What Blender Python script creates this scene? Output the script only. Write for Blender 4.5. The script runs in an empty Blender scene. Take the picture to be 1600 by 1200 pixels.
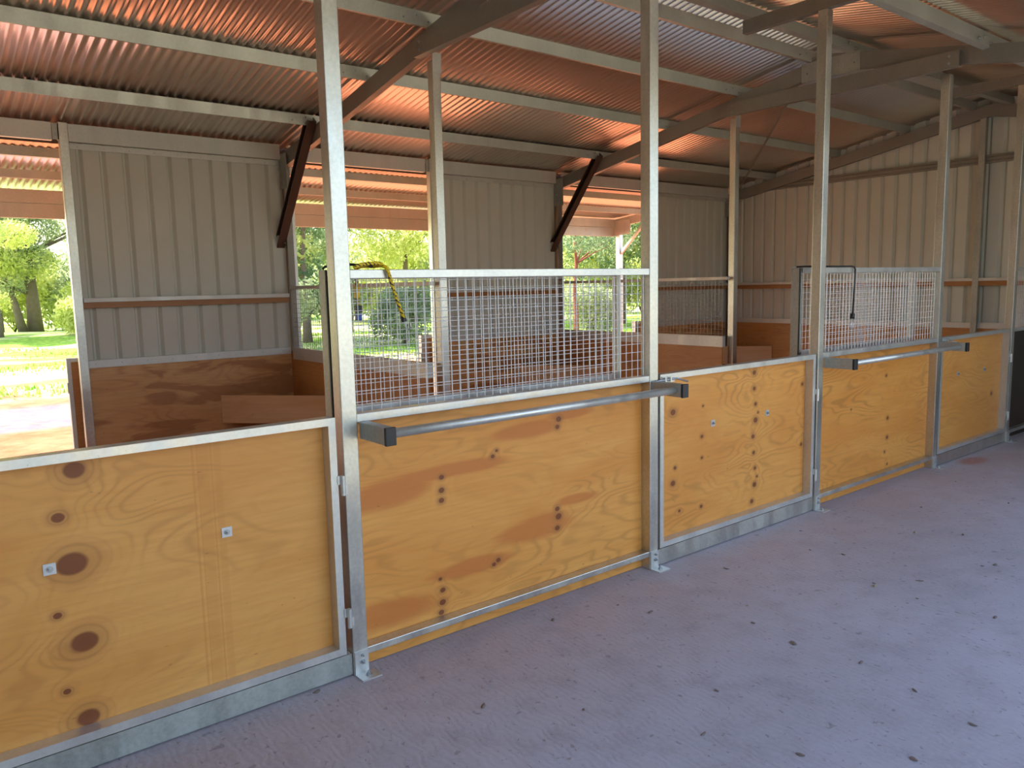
import bpy, math, random
import numpy as np
from mathutils import Vector, Matrix
C = bpy.context.scene.collection
R = math.radians
random.seed(7)
W = {}                       # world origin of every object built

# ------------------------------------------------------------------ objects
def props(o, label=None, cat=None, group=None, kind=None):
    if label: o['label'] = label
    if cat: o['category'] = cat
    if group: o['group'] = group
    if kind: o['kind'] = kind
    return o

def thing(name, label, cat, loc, group=None):
    o = bpy.data.objects.new(name, None)
    o.empty_display_size = .05
    o.location = loc
    C.objects.link(o)
    W[o.name] = Vector(loc)
    return props(o, label, cat, group)

class MB:
    def __init__(s): s.v = []; s.f = []
    def add(s, vs, fs):
        b = len(s.v)
        s.v += [tuple(v) for v in vs]
        s.f += [tuple(b + i for i in f) for f in fs]
        return s
    def box(s, x0, x1, y0, y1, z0, z1):
        return s.add([(x0,y0,z0),(x1,y0,z0),(x1,y1,z0),(x0,y1,z0),(x0,y0,z1),(x1,y0,z1),(x1,y1,z1),(x0,y1,z1)],
            [(0,3,2,1),(4,5,6,7),(0,1,5,4),(1,2,6,5),(2,3,7,6),(3,0,4,7)])
    def prism(s, prof, p0, p1, u, v):
        # a closed outline in the (u, v) plane pushed from p0 to p1
        p0, p1, u, v = map(Vector, (p0, p1, u, v)); n = len(prof)
        vs = [p0 + u*a + v*b for a, b in prof] + [p1 + u*a + v*b for a, b in prof]
        fs = [(i, (i+1) % n, n+(i+1) % n, n+i) for i in range(n)]
        fs += [tuple(range(n))[::-1], tuple(range(n, 2*n))]
        return s.add(vs, fs)
    def cyl(s, p0, p1, r, n=12, r1=None):
        p0, p1 = Vector(p0), Vector(p1)
        d = (p1 - p0).normalized()
        a = Vector((0,0,1)) if abs(d.z) < .9 else Vector((1,0,0))
        u = d.cross(a).normalized(); v = d.cross(u)
        r1 = r if r1 is None else r1
        vs = [p0 + (u*math.cos(t) + v*math.sin(t))*r for t in [2*math.pi*i/n for i in range(n)]]
        vs += [p1 + (u*math.cos(t) + v*math.sin(t))*r1 for t in [2*math.pi*i/n for i in range(n)]]
        fs = [(i, (i+1) % n, n+(i+1) % n, n+i) for i in range(n)] + [tuple(range(n))[::-1], tuple(range(n, 2*n))]
        return s.add(vs, fs)
    def tube(s, pts, r, n=8):
        pts = [Vector(p) for p in pts]
        rs = r if isinstance(r, (list, tuple)) else [r]*len(pts)
        vs = []; u = None
        for i, p in enumerate(pts):
            d = (pts[min(i+1, len(pts)-1)] - pts[max(i-1, 0)]).normalized()
            if u is None:
                a = Vector((0,0,1)) if abs(d.z) < .9 else Vector((1,0,0))
                u = d.cross(a).normalized()
            u = (u - d*u.dot(d)).normalized(); w = d.cross(u)
            vs += [p + (u*math.cos(2*math.pi*k/n) + w*math.sin(2*math.pi*k/n))*rs[i] for k in range(n)]
        fs = []
        for i in range(len(pts)-1):
            for k in range(n):
                a = i*n + k; b = i*n + (k+1) % n
                fs.append((a, b, b+n, a+n))
        fs += [tuple(range(n))[::-1], tuple(range(len(vs)-n, len(vs)))]
        return s.add(vs, fs)
    def build(s, name, mat, parent=None, smooth=False, bevel=0):
        me = bpy.data.meshes.new(name)
        org = W[parent.name] if parent else Vector((0,0,0))
        top = parent is None
        if top:                       # a thing that is one mesh has its origin at its own base
            xs = [v[0] for v in s.v]; ys = [v[1] for v in s.v]; zs = [v[2] for v in s.v]
            org = Vector(((min(xs)+max(xs))/2, (min(ys)+max(ys))/2, min(zs)))
        me.from_pydata([(v[0]-org.x, v[1]-org.y, v[2]-org.z) for v in s.v], [], s.f)
        me.materials.append(mat)
        if smooth: me.polygons.foreach_set('use_smooth', [True]*len(me.polygons))
        me.update()
        o = bpy.data.objects.new(name, me)
        C.objects.link(o)
        if top: o.location = org
        else: o.parent = parent
        W[o.name] = org
        if bevel:
            m = o.modifiers.new('bevel', 'BEVEL'); m.width = bevel; m.segments = 2; m.limit_method = 'ANGLE'
        return o

def csec(d, f, t=.004, lip=.015):
    # C section outline: web on u=0 going up v from 0 to d, flanges reach to u=f
    return [(0,0),(f,0),(f,lip),(f-t,lip),(f-t,t),(t,t),(t,d-t),(f-t,d-t),(f-t,d-lip),(f,d-lip),(f,d),(0,d)]

def wires(a0, a1, z0, z1, place, sp=.05, r=.0021, ph=0):
    # welded square mesh; place(a, z, off) gives the point
    m = MB(); n = int((a1-a0)/sp); off = ((a1-a0) - n*sp)/2
    for i in range(n+1):
        a = a0 + off + i*sp
        m.cyl(place(a, z0, 0), place(a, z1, 0), r, 6)
    k = int((z1-z0)/sp); off = ((z1-z0) - k*sp)/2
    for i in range(k+1):
        z = z0 + off + i*sp
        m.cyl(place(a0, z, 2*r), place(a1, z, 2*r), r, 6)
    return m

# ------------------------------------------------------------------ materials
class N:
    def __init__(s, name):
        s.m = bpy.data.materials.new(name); s.m.use_nodes = True
        s.t = s.m.node_tree; s.b = s.t.nodes['Principled BSDF']
    def n(s, typ, **kw):
        nd = s.t.nodes.new('ShaderNode' + typ)
        for k, v in kw.items():
            if k[0] == '_': setattr(nd, k[1:], v)
        return nd
    def l(s, a, b): s.t.links.new(a, b)
    def put(s, sock, v):
        if hasattr(v, 'is_linked') or isinstance(v, bpy.types.NodeSocket): s.l(v, sock)
        else: sock.default_value = v
    def math(s, op, a, b=None, c=None, clamp=False):
        nd = s.n('Math', _operation=op); nd.use_clamp = clamp
        s.put(nd.inputs[0], a)
        if b is not None: s.put(nd.inputs[1], b)
        if c is not None: s.put(nd.inputs[2], c)
        return nd.outputs[0]
    def vm(s, op, a, b=None):
        nd = s.n('VectorMath', _operation=op)
        s.put(nd.inputs[0], a)
        if b is not None: s.put(nd.inputs[1], b)
        return nd.outputs['Value'] if op in ('LENGTH', 'DOT_PRODUCT') else nd.outputs[0]
    def rng(s, v, a, b, c, d, smooth=True):
        nd = s.n('MapRange', _interpolation_type='SMOOTHSTEP' if smooth else 'LINEAR')
        s.put(nd.inputs[0], v)
        for i, x in enumerate((a, b, c, d)): nd.inputs[i+1].default_value = x
        return nd.outputs[0]
    def noise(s, vec, scale, detail=3, rough=.5, dist=0):
        nd = s.n('TexNoise'); s.l(vec, nd.inputs['Vector'])
        nd.inputs['Scale'].default_value = scale; nd.inputs['Detail'].default_value = detail
        nd.inputs['Roughness'].default_value = rough; nd.inputs['Distortion'].default_value = dist
        return nd.outputs[0]
    def mix(s, f, a, b, blend='MIX'):
        nd = s.n('Mix', _data_type='RGBA', _blend_type=blend)
        s.put(nd.inputs[0], f); s.put(nd.inputs[6], a); s.put(nd.inputs[7], b)
        return nd.outputs[2]
    def obj(s): return s.n('TexCoord').outputs['Object']
    def scl(s, vec, x, y, z): return s.vm('MULTIPLY', vec, (x, y, z))
    def bump(s, h, st, dist=.01):
        nd = s.n('Bump'); nd.inputs['Strength'].default_value = st; nd.inputs['Distance'].default_value = dist
        s.l(h, nd.inputs['Height']); s.l(nd.outputs[0], s.b.inputs['Normal'])
    def set(s, col=None, rough=None, metal=None, spec=None):
        if col is not None: s.put(s.b.inputs['Base Color'], col)
        if rough is not None: s.put(s.b.inputs['Roughness'], rough)
        if metal is not None: s.put(s.b.inputs['Metallic'], metal)
        if spec is not None: s.put(s.b.inputs['Specular IOR Level'], spec)
        return s.m

def c4(r, g, b): return (r, g, b, 1)

def plain(name, col, rough=.6, metal=0, spec=.5, var=.12, sc=9):
    n = N(name); v = n.noise(n.obj(), sc, 4)
    a = tuple(x*(1-var) for x in col) + (1,); b = tuple(min(1, x*(1+var)) for x in col) + (1,)
    return n.set(n.mix(v, a, b), rough, metal, spec)

def galv(name, col, metal=.75, rough=.42, var=.16):
    n = N(name); o = n.obj()
    a = n.noise(o, 55, 3, .6); b = n.noise(n.scl(o, 1, 1, .25), 7, 4, .6); c = n.noise(o, 2.2, 3)
    d = n.noise(n.scl(o, 1, 1, .5), 130, 2)
    k = n.math('ADD', n.math('MULTIPLY', a, .3), n.math('ADD', n.math('MULTIPLY', b, .4), n.math('MULTIPLY', c, .3)))
    k = n.rng(k, .35, .65, 0, 1)
    lo = tuple(x*(1-var) for x in col) + (1,); hi = tuple(min(1, x*(1+var)) for x in col) + (1,)
    cc = n.mix(k, lo, hi)
    sp = n.rng(d, .7, .78, 0, .5)                    # little dull flecks of zinc
    cc = n.mix(sp, cc, c4(col[0]*.5, col[1]*.5, col[2]*.5))
    n.set(cc, n.rng(b, .3, .7, rough-.08, rough+.1), metal)
    n.bump(a, .12, .002)
    return n.m

STEEL = galv('galvanised_steel', (.62, .615, .56), .92, .36)
STEEL_BRIGHT = galv('bright_galvanised_steel', (.66, .66, .62), .7, .36, .1)
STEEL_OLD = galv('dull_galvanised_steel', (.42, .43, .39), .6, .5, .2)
PURLIN = galv('purlin_steel', (.50, .515, .465), .5, .45, .1)
RAFTER = galv('rafter_steel', (.27, .255, .22), .4, .48, .1)
BRACE = plain('brace_brown_paint', (.10, .06, .045), .4, .3)
def roofmat():
    n = N('roof_zinc_sheet'); b = n.noise(n.scl(n.obj(), 3, .4, 1), 2.2, 3)
    return n.set(n.mix(b, c4(.78, .69, .61), c4(.84, .76, .68)), .28, .93)
ROOF = roofmat()
WIRE = plain('wire_zinc', (.78, .79, .80), .42, .45, var=.05)
HEAD = galv('eave_beam_steel', (.62, .64, .60), .3, .5, .08)
CAPF = galv('capping_zinc', (.62, .62, .58), .45, .5, .08)
SHEET = plain('beige_wall_sheet', (.62, .63, .555), .5, 0, .4, .05, 3)
BLACKP = plain('black_plastic', (.02, .02, .022), .45)
RUBBER = plain('black_cord', (.012, .012, .012), .6)
ZINCB = plain('zinc_bolt', (.45, .46, .47), .35, .8)
WASHER = plain('bright_zinc_washer', (.62, .64, .66), .35, .6)
TIMBER = None

def ply(name, axes, base, dark, knots=(), stains=(), seed=0., figure=1., bands=(), red=.0, fsc=1.):
    """rotary cut plywood: contour figure, streaks, knots (s, z, r), reddish stains (s, z, rs, rz)"""
    n = N(name); o = n.obj()
    sp = n.n('SeparateXYZ'); n.l(o, sp.inputs[0])
    S = sp.outputs[axes]; Z = sp.outputs[2]
    cb = n.n('CombineXYZ'); n.l(S, cb.inputs[0]); n.l(Z, cb.inputs[1]); cb.inputs[2].default_value = seed
    P = cb.outputs[0]
    # warp
    wz = n.math('MULTIPLY', n.math('SUBTRACT', n.noise(n.vm('MULTIPLY', P, (2.2, 5, 1)), 1.0, 3), .5), .10)
    disc = None; halo = None; field = None; ring = None
    for (ks, kz, r) in knots:
        d = n.vm('LENGTH', n.vm('MULTIPLY', n.vm('SUBTRACT', P, (ks, kz, seed)), (1/(r*1.18), 1/(r*.95), 0)))
        dn = n.math('ADD', d, n.math('MULTIPLY', wz, 7))
        rg = n.math('MULTIPLY', n.rng(n.math('ADD', dn, n.math('MULTIPLY', wz, 18)), 1.0, 3.0 if r > .03 else 2.0, 1, 0), n.math('POWER', n.math('ADD', n.math('MULTIPLY', n.math('SINE', n.math('MULTIPLY', n.math('ADD', dn, n.math('MULTIPLY', wz, 10)), 9 if r > .03 else 6)), .5), .5), 3))
        ring = rg if ring is None else n.math('MAXIMUM', ring, rg)
        a = n.rng(dn, .75, 1.05, 1, 0); h = n.rng(n.math('ADD', dn, n.math('MULTIPLY', wz, 14)), .9, 2.7, 1, 0); f = n.rng(dn, 0, 5.0, 1, 0)
        f = n.math('MULTIPLY', f, min(.9, r*14))
        disc = a if disc is None else n.math('MAXIMUM', disc, a)
        halo = h if halo is None else n.math('MAXIMUM', halo, h)
        field = f if field is None else n.math('ADD', field, f)
    F = n.math('MULTIPLY', n.noise(n.vm('MULTIPLY', P, (.85*fsc, 3.1*fsc, 1)), 1.0, 2.5, .45, .35), 2.6)
    if field is not None: F = n.math('ADD', F, n.math('MULTIPLY', field, .8))
    F = n.math('ADD', F, n.math('MULTIPLY', wz, .8))
    w = n.math('MULTIPLY', n.math('ADD', n.math('SINE', n.math('MULTIPLY', F, 46)), 1), .5)
    w = n.math('POWER', w, 3)
    amp = n.rng(n.noise(n.vm('MULTIPLY', P, (1.3, 2.3, 1)), 1.3, 2), .38, .66, .15, 1)
    w = n.math('MULTIPLY', n.math('MULTIPLY', w, amp), figure)
    streak = n.noise(n.vm('MULTIPLY', P, (3, 55, 1)), 1.0, 4, .6)
    broad = n.noise(n.vm('MULTIPLY', P, (1.1, 3.6, 1)), 1.0, 3, .55, .4)
    col = n.mix(n.rng(broad, .35, .68, 0, .62), c4(*base), c4(base[0]*.86, base[1]*.70, base[2]*.52))
    col = n.mix(n.rng(streak, .35, .75, 0, .35), col, c4(base[0]*.8, base[1]*.62, base[2]*.45))
    col = n.mix(n.math('MULTIPLY', w, .62), col, c4(*dark))
    if red: col = n.mix(n.rng(n.noise(n.vm('MULTIPLY', P, (1.0, 4.0, 1)), 1.4, 3, .5, .8), .52, .60, 0, red), col, c4(.34, .135, .045))
    st = None
    for (cs, cz, rs, rz) in stains:
        q = n.vm('SUBTRACT', P, (cs, cz, seed))
        d = n.math('ADD', n.vm('LENGTH', n.vm('MULTIPLY', q, (1/rs, 1/rz, 0))), n.math('ADD', n.math('MULTIPLY', wz, 9), n.math('MULTIPLY', n.math('SUBTRACT', streak, .5), .5)))
        a = n.rng(d, .55, 1.0, 1, 0)
        st = a if st is None else n.math('MAXIMUM', st, a)
    if st is not None: col = n.mix(n.math('MULTIPLY', st, .72), col, c4(.55, .155, .03))
    for (bs, bw, k) in bands:                        # faint vertical press marks
        d = n.rng(n.math('ABSOLUTE', n.math('SUBTRACT', S, bs)), bw*.5, bw, k, 0)
        col = n.mix(d, col, c4(base[0]*.72, base[1]*.55, base[2]*.4))
    if halo is not None:
        col = n.mix(n.math('MULTIPLY', halo, .45), col, c4(.42, .17, .045))
        col = n.mix(n.math('MULTIPLY', ring, .30), col, c4(.26, .085, .022))
        col = n.mix(n.math('MULTIPLY', disc, .93), col, c4(.20, .052, .016))
    # pin flecks
    fl = n.rng(n.noise(n.vm('MULTIPLY', P, (22, 60, 1)), 1.0, 1), .77, .81, 0, .55)
    col = n.mix(fl, col, c4(.2, .08, .025))
    n.set(col, .42, 0, .4); n.bump(streak, .08, .003)
    return n.m

BASE = (.78, .35, .078); DK = (.42, .17, .035)
G1 = ply('plywood_gate_near', 0, (.77, .37, .095), DK,
    [(.752,1.138,.032),(.687,.971,.02),(.717,.789,.05),(.656,.605,.014),(.737,.48,.042),(.663,.306,.012),(.726,.18,.034)],
    seed=1.3, figure=.55, bands=[(1.172,.006,.35),(1.19,.004,.3),(1.215,.03,.22),(1.245,.005,.35),(1.27,.02,.2)])
P1M = ply('plywood_front_near', 0, BASE, DK,
    [(.56,.834,.015),(.557,.768,.018),(.555,.716,.016),(.532,.311,.011),(.545,.25,.016),(.542,.186,.018),(.532,.134,.016),(.884,.891,.012),(.91,.918,.009),(.904,.321,.014),(.874,.304,.012),(1.352,1.031,.018),(1.341,.989,.015),(1.332,.518,.016),(1.341,.472,.022),(1.33,.407,.018)],
    stains=[(.22,.80,.34,.085),(.62,.86,.42,.045),(.24,.215,.34,.09),(.72,.33,.35,.05),(1.12,1.0,.30,.055),(1.45,1.05,.2,.035),(1.18,.44,.36,.085),(1.5,.55,.2,.04)], seed=4.1, figure=.7)
G2 = ply('plywood_gate_middle', 0, BASE, DK,
    [(1.103,1.135,.018),(1.106,1.021,.017),(1.125,.909,.016),(1.157,.845,.010),(1.128,.793,.022),(1.1,.677,.02),(1.111,.559,.018),(1.13,.443,.016),(1.156,.378,.011),(1.126,.322,.022),(1.098,.204,.018),(.228,.955,.022),(.23,.49,.024),(.249,.588,.014),(.532,.962,.009),(.522,.757,.013),(.524,.613,.011),(.521,.28,.012),(.295,.294,.011),(1.722,.994,.015),(1.725,.531,.015)],
    seed=9.4, figure=.8)
P2M = ply('plywood_front_far', 0, (.75, .33, .07), DK,
    [(1.225,.941,.015),(1.277,.565,.018),(1.279,.394,.017),(1.243,.269,.015),(1.298,.151,.012),(.647,.712,.008)], seed=15.2, figure=.95)
G3 = ply('plywood_gate_far', 0, (.77, .37, .09), DK, [(1.5,.55,.02)], seed=21.7, figure=.5)
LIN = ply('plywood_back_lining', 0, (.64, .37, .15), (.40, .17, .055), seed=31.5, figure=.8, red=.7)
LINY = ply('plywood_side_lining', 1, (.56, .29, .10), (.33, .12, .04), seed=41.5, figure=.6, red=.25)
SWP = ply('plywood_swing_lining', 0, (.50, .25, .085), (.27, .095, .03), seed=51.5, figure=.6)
BIN = ply('plywood_feed_bin', 0, (.74, .50, .28), (.5, .27, .12), seed=61.5, figure=.4)
TIMBER = ply('pine_batten', 0, (.42, .20, .07), (.25, .09, .03), seed=71.5, figure=.3)
TIMBERY = ply('pine_batten_side', 1, (.42, .20, .07), (.25, .09, .03), seed=75.5, figure=.3)
DARKPLY = ply('near_black_plywood', 0, (.035, .022, .015), (.015, .01, .008), seed=81.5, figure=.3)  # plywood figure in a near-black brown

def concrete():
    n = N('concrete'); o = n.n('NewGeometry').outputs['Position']
    a = n.noise(o, .55, 4, .55); b = n.noise(o, 5.5, 6, .65); c = n.noise(o, 40, 4, .7)
    col = n.mix(n.rng(a, .32, .68, 0, 1), c4(.42, .39, .425), c4(.50, .475, .53))
    col = n.mix(n.rng(b, .40, .72, 0, .55), col, c4(.36, .315, .34))
    sp = n.n('SeparateXYZ'); n.l(o, sp.inputs[0])
    wall = n.rng(sp.outputs[1], -1.3, .0, 0, .5)                      # red dust swept against the stalls
    wall = n.math('MULTIPLY', wall, n.rng(n.noise(o, 2.3, 4, .6), .3, .62, .15, 1))
    col = n.mix(wall, col, c4(.47, .34, .31))
    stv = n.noise(o, 17, 2, .5, .3)
    col = n.mix(n.rng(stv, .675, .71, 0, .6), col, c4(.2, .16, .15))
    col = n.mix(n.rng(n.noise(n.scl(o, 1.6, 1, 1), 31, 2, .5, .6), .665, .70, 0, .6), col, c4(.2, .15, .14))
    col = n.mix(n.rng(n.noise(o, 2.7, 5, .75), .50, .68, 0, .35), col, c4(.33, .31, .36))
    col = n.mix(n.rng(n.noise(n.scl(o, 1, 2.2, 1), 8.5, 5, .7), .66, .76, 0, .5), col, c4(.25, .2, .2))
    d = n.vm('LENGTH', n.vm('MULTIPLY', n.vm('SUBTRACT', o, (6.55, -.12, 0)), (1/.28, 1/.13, 0)))
    col = n.mix(n.rng(d, .4, 1.1, .8, 0), col, c4(.42, .15, .09))
    col = n.mix(n.rng(c, .3, .7, 0, .25), col, c4(.58, .57, .62))
    n.set(col, .72, 0, .35)
    wv = n.n('TexWave'); n.l(n.vm('ADD', o, (0, 0, 0)), wv.inputs[0]); wv.inputs['Scale'].default_value = 9
    wv.inputs['Distortion'].default_value = 9; wv.inputs['Detail'].default_value = 3; wv.inputs['Detail Scale'].default_value = 1.2
    h = n.math('ADD', n.math('MULTIPLY', wv.outputs[1], .5), n.math('MULTIPLY', c, .8))
    n.bump(h, .32, .006)
    return n.m
CONC = concrete()

def ground_mat():
    n = N('red_earth_and_grass'); o = n.n('NewGeometry').outputs['Position']
    sp = n.n('SeparateXYZ'); n.l(o, sp.inputs[0]); Y = sp.outputs[1]
    wob = n.math('MULTIPLY', n.math('SUBTRACT', n.noise(n.scl(o, .35, 1, 1), .55, 4, .6), .5), 7)
    y = n.math('ADD', Y, wob)
    fine = n.noise(o, 2.5, 6, .7)
    red = n.mix(n.rng(fine, .3, .7, 0, 1), c4(.29, .088, .038), c4(.40, .15, .08))
    pale = n.mix(n.rng(fine, .35, .65, 0, 1), c4(.40, .25, .19), c4(.58, .46, .38))
    shadow_tone = n.mix(n.rng(fine, .35, .65, 0, 1), c4(.12, .12, .16), c4(.20, .18, .21))  # bluish shadow patch put into the ground colour
    grass = n.mix(n.rng(n.noise(o, 5, 4, .7), .35, .65, 0, 1), c4(.11, .26, .03), c4(.30, .45, .07))
    dry = n.mix(n.rng(fine, .35, .65, 0, 1), c4(.62, .58, .38), c4(.52, .55, .25))
    col = n.mix(n.rng(y, 13.5, 17, 0, 1), red, pale)
    front = n.mix(fine, c4(.28, .25, .17), c4(.40, .37, .28))
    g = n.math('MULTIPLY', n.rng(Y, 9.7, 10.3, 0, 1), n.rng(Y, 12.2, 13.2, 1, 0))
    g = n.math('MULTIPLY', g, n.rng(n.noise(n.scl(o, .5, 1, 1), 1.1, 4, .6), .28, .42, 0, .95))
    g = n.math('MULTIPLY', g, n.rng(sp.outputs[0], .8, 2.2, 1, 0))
    col = n.mix(g, col, shadow_tone)
    col = n.mix(n.rng(y, 16, 19, 0, 1), col, dry)
    gm = n.math('MULTIPLY', n.rng(Y, 14.5, 18, 0, 1), n.rng(n.noise(n.scl(o, .35, 1, 1), .28, 4, .6), .44, .54, 0, 1))
    col = n.mix(gm, col, grass)
    col = n.mix(n.rng(Y, -4, -1, 1, 0), col, front)
    n.set(col, .95, 0, .1); n.bump(fine, .5, .05)
    return n.m
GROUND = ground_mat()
DIRT = plain('stall_dirt', (.52, .28, .17), .95, 0, .1, .2, 3)

def leafmat(name, a, b):
    n = N(name); o = n.n('NewGeometry').outputs['Position']
    col = n.mix(n.rng(n.noise(o, 1.1, 5, .8), .35, .65, 0, 1), c4(*a), c4(*b))
    n.set(col, .55, 0, .35)
    tr = n.n('BsdfTranslucent'); n.l(col, tr.inputs[0])
    mx = n.n('MixShader'); mx.inputs[0].default_value = .6
    n.l(n.b.outputs[0], mx.inputs[1]); n.l(tr.outputs[0], mx.inputs[2])
    n.l(mx.outputs[0], n.t.nodes['Material Output'].inputs[0])
    return n.m
LEAF_Y = leafmat('yellow_green_leaf', (.50, .58, .12), (.85, .85, .40))
LEAF_G = leafmat('grey_green_leaf', (.30, .38, .20), (.60, .66, .40))
LEAF_D = leafmat('dark_green_leaf', (.13, .22, .12), (.32, .42, .20))
BARK = plain('grey_bark', (.20, .155, .125), .9, 0, .1, .35, 4)
BARKR = plain('red_brown_bark', (.24, .11, .075), .9, 0, .1, .3, 4)
GRASS = leafmat('grass_blade', (.13, .32, .03), (.34, .52, .08))
DRYLEAF = plain('dry_leaf', (.23, .18, .155), .8, 0, .2, .4, 40)
PALELEAF = plain('pale_dry_leaf', (.38, .30, .21), .8, 0, .2, .2, 40)

# ------------------------------------------------------------------ dimensions
L = 3.92; Wp = .075
XP = [0.0, 2.033, 3.921, 5.955, 7.714]           # left arrises of the front posts
ZG = 1.22                                        # top of gates and of plywood fronts
YR = 1.05; SL = .18; ZR = 3.215 + SL*(5.07-YR)   # ridge line, slope, rafter top at the ridge
def rtop(y): return ZR - SL*abs(y-YR)
XE = 9.75

# ------------------------------------------------------------------ setting
def struct(o): o['kind'] = 'structure'; return o
struct(MB().box(-6, XE+.1, -3.2, .13, -.10, 0).build('floor', CONC))
f = MB().box(-6, XE+.1, .13, 5.16, -.10, -.012).build('floor', DIRT); struct(f)

# ground
nx = 90
gx = np.linspace(-70, 110, nx); gy = np.linspace(-60, 130, nx)
m = MB(); rs = random.Random(3)
for j in range(nx):
    for i in range(nx):
        x, y = gx[i], gy[j]
        b = max(0, min(1, (y-14)/20))
        m.v.append((x, y, -.15 + b*(.18*math.sin(x*.21+1)*math.cos(y*.17) + .12*math.sin(x*.5+y*.3))))
for j in range(nx-1):
    for i in range(nx-1):
        a = j*nx+i; m.f.append((a, a+1, a+nx+1, a+nx))
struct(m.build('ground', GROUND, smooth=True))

def corrugated(y0, z0, y1, z1, x0, x1, name, pitch=.076, amp=.0085, th=.0012, segs=8):
    n = int((x1-x0)/pitch*segs); m = MB()
    nrm = Vector((0, -(z1-z0), (y1-y0))).normalized()
    if nrm.z < 0: nrm = -nrm
    for k in (0, 1):
        for (y, z) in ((y0, z0), (y1, z1)):
            for i in range(n+1):
                x = x0 + (x1-x0)*i/n
                h = amp*math.sin(2*math.pi*(x-x0)/pitch) + amp + k*th
                m.v.append((x, y+nrm.y*h, z+nrm.z*h))
    a, b, c, d = 0, n+1, 2*(n+1), 3*(n+1)
    for i in range(n):
        m.f += [(a+i, a+i+1, b+i+1, b+i), (c+i+1, c+i, d+i, d+i+1), (a+i+1, a+i, c+i, c+i+1), (b+i, b+i+1, d+i+1, d+i)]
    return struct(m.build(name, ROOF, smooth=True))
corrugated(YR, ZR+.10, 5.2, rtop(5.2)+.10, -6, XE+.2, 'ceiling')
corrugated(-2.95, rtop(-2.95)+.10, YR, ZR+.10, -6, XE+.2, 'ceiling')
corrugated(5.22, 3.305, 7.86, 3.035, -6, XE+.25, 'ceiling')

m = MB().prism([(-.22,-.22*SL+.004),(0,.004),(.22,-.22*SL+.004),(.22,-.22*SL),(0,0),(-.22,-.22*SL)][::-1], (-6, YR, ZR+.126), (XE+.2, YR, ZR+.126), (0,1,0), (0,0,1))
struct(m.build('ceiling', ROOF))
struct(MB().box(-6, XE, 5.206, 5.209, 3.165, 3.345).build('added_gap_backing', plain('dark_gap_backing', (.10, .08, .07), .7)))  # dark strip added to stop light leaking and blacken the eave gap
def trimdeck(along, other, z0, ztop, a0, a1, sgn, name, ph=0.):
    """ribbed wall sheet; pans flat, ribs stand out to the far side"""
    pitch = .195; pts = []
    a = a0; prof = [(0, 0), (.136, 0), (.149, .032), (.166, .032), (.195, 0)]
    k = 0
    while True:
        done = False
        for (s, d) in prof[:-1]:
            p = a0 - ph + k*pitch + s
            if p < a0: continue
            if p > a1: done = True; break
            pts.append((p, d))
        if done: break
        k += 1
    pts = [(a0, pts[0][1])] + pts + [(a1, pts[-1][1])]
    m = MB(); n = len(pts)
    for t in (0, .001):
        for (p, d) in pts:
            q = other + sgn*(d+t); zt = ztop(p)
            for z in (z0, zt): m.v.append((p, q, z) if along == 'x' else (q, p, z))
    for i in range(n-1):
        b = 2*i
        m.f.append((b, b+2, b+3, b+1)); b += 2*n; m.f.append((b, b+1, b+3, b+2))
        m.f.append((2*i+1, 2*i+3, 2*n+2*i+3, 2*n+2*i+1)); m.f.append((2*i, 2*n+2*i, 2*n+2*i+2, 2*i+2))
    return struct(m.build(name, SHEET))
trimdeck('x', 5.072, 0, lambda p: 3.17, -.11, 1.90, 1, 'wall_back', .08)
trimdeck('x', 5.072, 0, lambda p: 3.17, -.11+L, 1.88+L, 1, 'wall_back', .08)
trimdeck('x', 5.072, 0, lambda p: 3.17, -.11+2*L, XE, 1, 'wall_back', .08)
trimdeck('x', 5.072, 0, lambda p: 3.17, -6, -1.9, 1, 'wall_back', .05)
trimdeck('y', XE+.02, 0, lambda p: rtop(p)+.112, -2.95, 5.15, 1, 'wall_right', .03)
trimdeck('x', -2.98, 0, lambda p: 3.2, 6.7, XE, -1, 'wall_front_unseen', .03)
trimdeck('x', -2.98, 0, lambda p: 3.2, -3.62, -2.3, -1, 'wall_front_unseen', .03)  # added out of view to cut light from the front left
trimdeck('y', -2.3, -.1, lambda p: 3.2, -7.0, -2.99, -1, 'wall_left_added', .03)  # added wing wall, unseen, blocks sky light from the left
trimdeck('y', -3.62, 0, lambda p: rtop(p)+.11, -2.95, 5.1, -1, 'wall_left_added', .03)  # unseen end wall, set close in to darken faces turned left

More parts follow.
